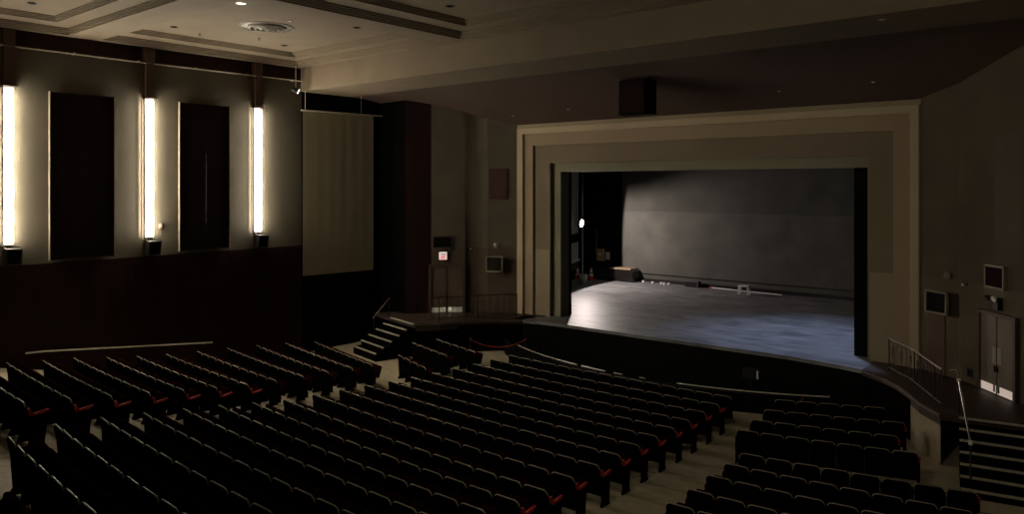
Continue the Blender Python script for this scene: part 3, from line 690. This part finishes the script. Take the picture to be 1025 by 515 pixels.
def cone(x, y, lab):
    t = thing('traffic_cone', (x, y, DECK), 0, lab, 'cone', 'orange cones on stage')
    B().box(-.19, -.19, 0, .19, .19, .04, None, .01).build('base', 'orange', t)
    B().lathe([(.15, .04), (.035, .72), (.02, .73)], n=18).build('cone_body', 'orange', t, smooth=True)
    B().lathe([(.125, .22), (.098, .37)], n=18).build('white_band', 'white', t); B().lathe([(.082, .46), (.058, .60)], n=18).build('white_band', 'white', t)
cone(-25.75, 36.65, 'orange traffic cone with white bands just left of the pole bucket')
cone(-25.0, 36.95, 'orange traffic cone with white bands in front of the long black case')
# counterweight rigging rail
t = thing('rigging_rail', (-25.55, 35.3, DECK), 0, 'row of vertical rigging pipes behind a locking rail at stage left', 'rigging')
for k in range(6): 
    y = .1 + k * .38; xx = -.03 - k * .127
    B().tube([(xx, y, .55), (xx, y, 1.0)], .02, 6).build('lower_rope', 'grey', t)
    B().tube([(xx, y, 1.1), (xx, y, 13)], .035, 6).build('pipe', 'white' if k else 'grey', t)
def along(a, c): return Vector(a), Vector(c)
d_ = Vector((-.127 * 6, .38 * 6, 0)); q = d_.to_track_quat('Y', 'Z').to_matrix().to_4x4()
B().box(-.08, -.2, .98, .08, d_.length, 1.10, q).build('locking_rail', 'white', t)
B().box(-.10, -.3, 2.15, .10, d_.length + .2, 2.65, q).build('dark_beam', 'black', t)
B().box(-.10, -.3, 0, .10, d_.length + .2, .45, q).build('base_box', 'black', t)
# yellow electric box and notice
t = thing('electric_box', (-25.1, 38.22, -4.5), 0, 'yellow electrical box on the back wall above the long case', 'box')
B().box(-.26, -.18, 0, .22, 0, .72, None, .01).build('case', 'yellow', t); B().box(-.08, -.20, .32, .06, -.18, .50).build('label_plate', 'white', t)
B().tube([(-.3, -.06, .3), (-.38, -.06, .6), (-.3, -.06, 1.3), (-.36, -.06, 1.8)], .03, 6).build('conduit', 'grey', t)
o = B().box(-.14, -.02, 0, .14, 0, .44).build('paper_notice', 'whitep', loc=(-24.68, 38.23, -4.40)); tag(o, 'white paper notice on the back wall right of the yellow box', 'sign')
# long black case
t = thing('equipment_case', (-23.9, 37.75, DECK), 0, 'long low black case with a shiny lid against the back wall', 'case')
B().prism([(-1.5, .05), (1.42, .05), (1.42, .62), (1.25, .74), (-1.5, .64)], -.4, .4, XR).build('body', 'case', t)
B().box(-.1, -.42, .68, 1.3, .40, .77, None, .02).build('lid', 'caselid', t)
for x in (-1.3, 0, 1.3): B().box(x - .05, -.38, 0, x + .05, -.28, .05).build('foot', 'black', t)
# white stool
t = thing('step_stool', (-15.75, 36.9, DECK), rad(4), 'small white painted stool standing near the back wall', 'stool')
B().box(-.28, -.17, .40, .28, .17, .46, None, .01).build('top', 'whitep', t)
for x in (-1, 1):
    for y in (-1, 1): B().box(-.032, -.03, 0, .032, .03, .41, Matrix.Translation((x * .25, y * .13, 0)) @ Matrix.Shear('XY', 4, (-x * .08, 0))).build('leg', 'whitep', t)
B().box(-.27, -.15, .16, .27, -.11, .21).build('stretcher', 'whitep', t)
t = thing('long_pole', (-16.2, 37.7, DECK), 0, 'long thin white pole lying on the stage floor behind the stool', 'pole')
B().tube([(-1.8, .35, .03), (2.05, .05, .03)], .028, 6).build('shaft', 'whitep', t); B().tube([(-1.95, .36, .03), (-1.8, .35, .03)], .035, 6).build('tip', 'orange', t)
t = thing('wooden_crate', (-19.05, 37.9, DECK), 0, 'low dark box with a pale edge at the foot of the back wall', 'box')
B().box(-.38, -.2, 0, .38, .2, .30, None, .01).build('body', 'blackm', t); B().box(-.39, -.21, .30, .39, .21, .33).box(.36, -.21, 0, .39, -.19, .30).build('pale_edge', 'grey', t)
for k, (x, z) in enumerate(((-22.1, .04), (-21.45, .06), (-20.95, .05), (-20.72, .05), (-20.5, .06))):
    t = thing('tape_roll', (x, 37.9 - .1 * (k % 2), DECK), 0, '%s of five small white tape rolls at the foot of the back wall' % ['leftmost', 'second', 'middle', 'fourth', 'rightmost'][k], 'tape roll', 'tape rolls by the back wall')
    B().lathe([(.07, 0), (.07, .1), (.04, .1), (.04, .0)], n=14).build('roll', 'whitep', t)
# black leg curtain at stage left
o = B()
rows = []
for k in range(60):
    rows.append([(-28.2 + .045 * k, 38.05 + .06 * math.sin(k * .9), DECK + .9 if k > 44 else DECK + .9), (-28.2 + .045 * k, 38.05 + .06 * math.sin(k * .9), 9.8)])
o.grid(rows); bmesh.ops.solidify(o.bm, geom=o.bm.faces[:], thickness=.02)
tag(o.build('leg_curtain', 'black', smooth=True), 'black pleated curtain hanging in the far left corner of the stage', 'curtain')
# music stand in front pit
t = thing('music_stand', (-9.6, 23.0, -8.3), 0, 'music stand with pale sheet edge in the dark pit', 'stand')
B().tube([(0, 0, .03), (0, 0, 2.3)], .02, 6).build('post', 'blackm', t); B().lathe([(.2, 0), (.2, .02), (.03, .05)], n=14).build('base', 'blackm', t)
B().box(-.25, -.02, 2.25, .25, .0, 2.6, Matrix.Translation((0, 0, 0)) @ Matrix.Rotation(rad(0), 4, 'X')).build('desk', 'blackm', t); B().box(.2, -.03, 2.3, .25, -.02, 2.55).build('sheet_edge', 'whitep', t)
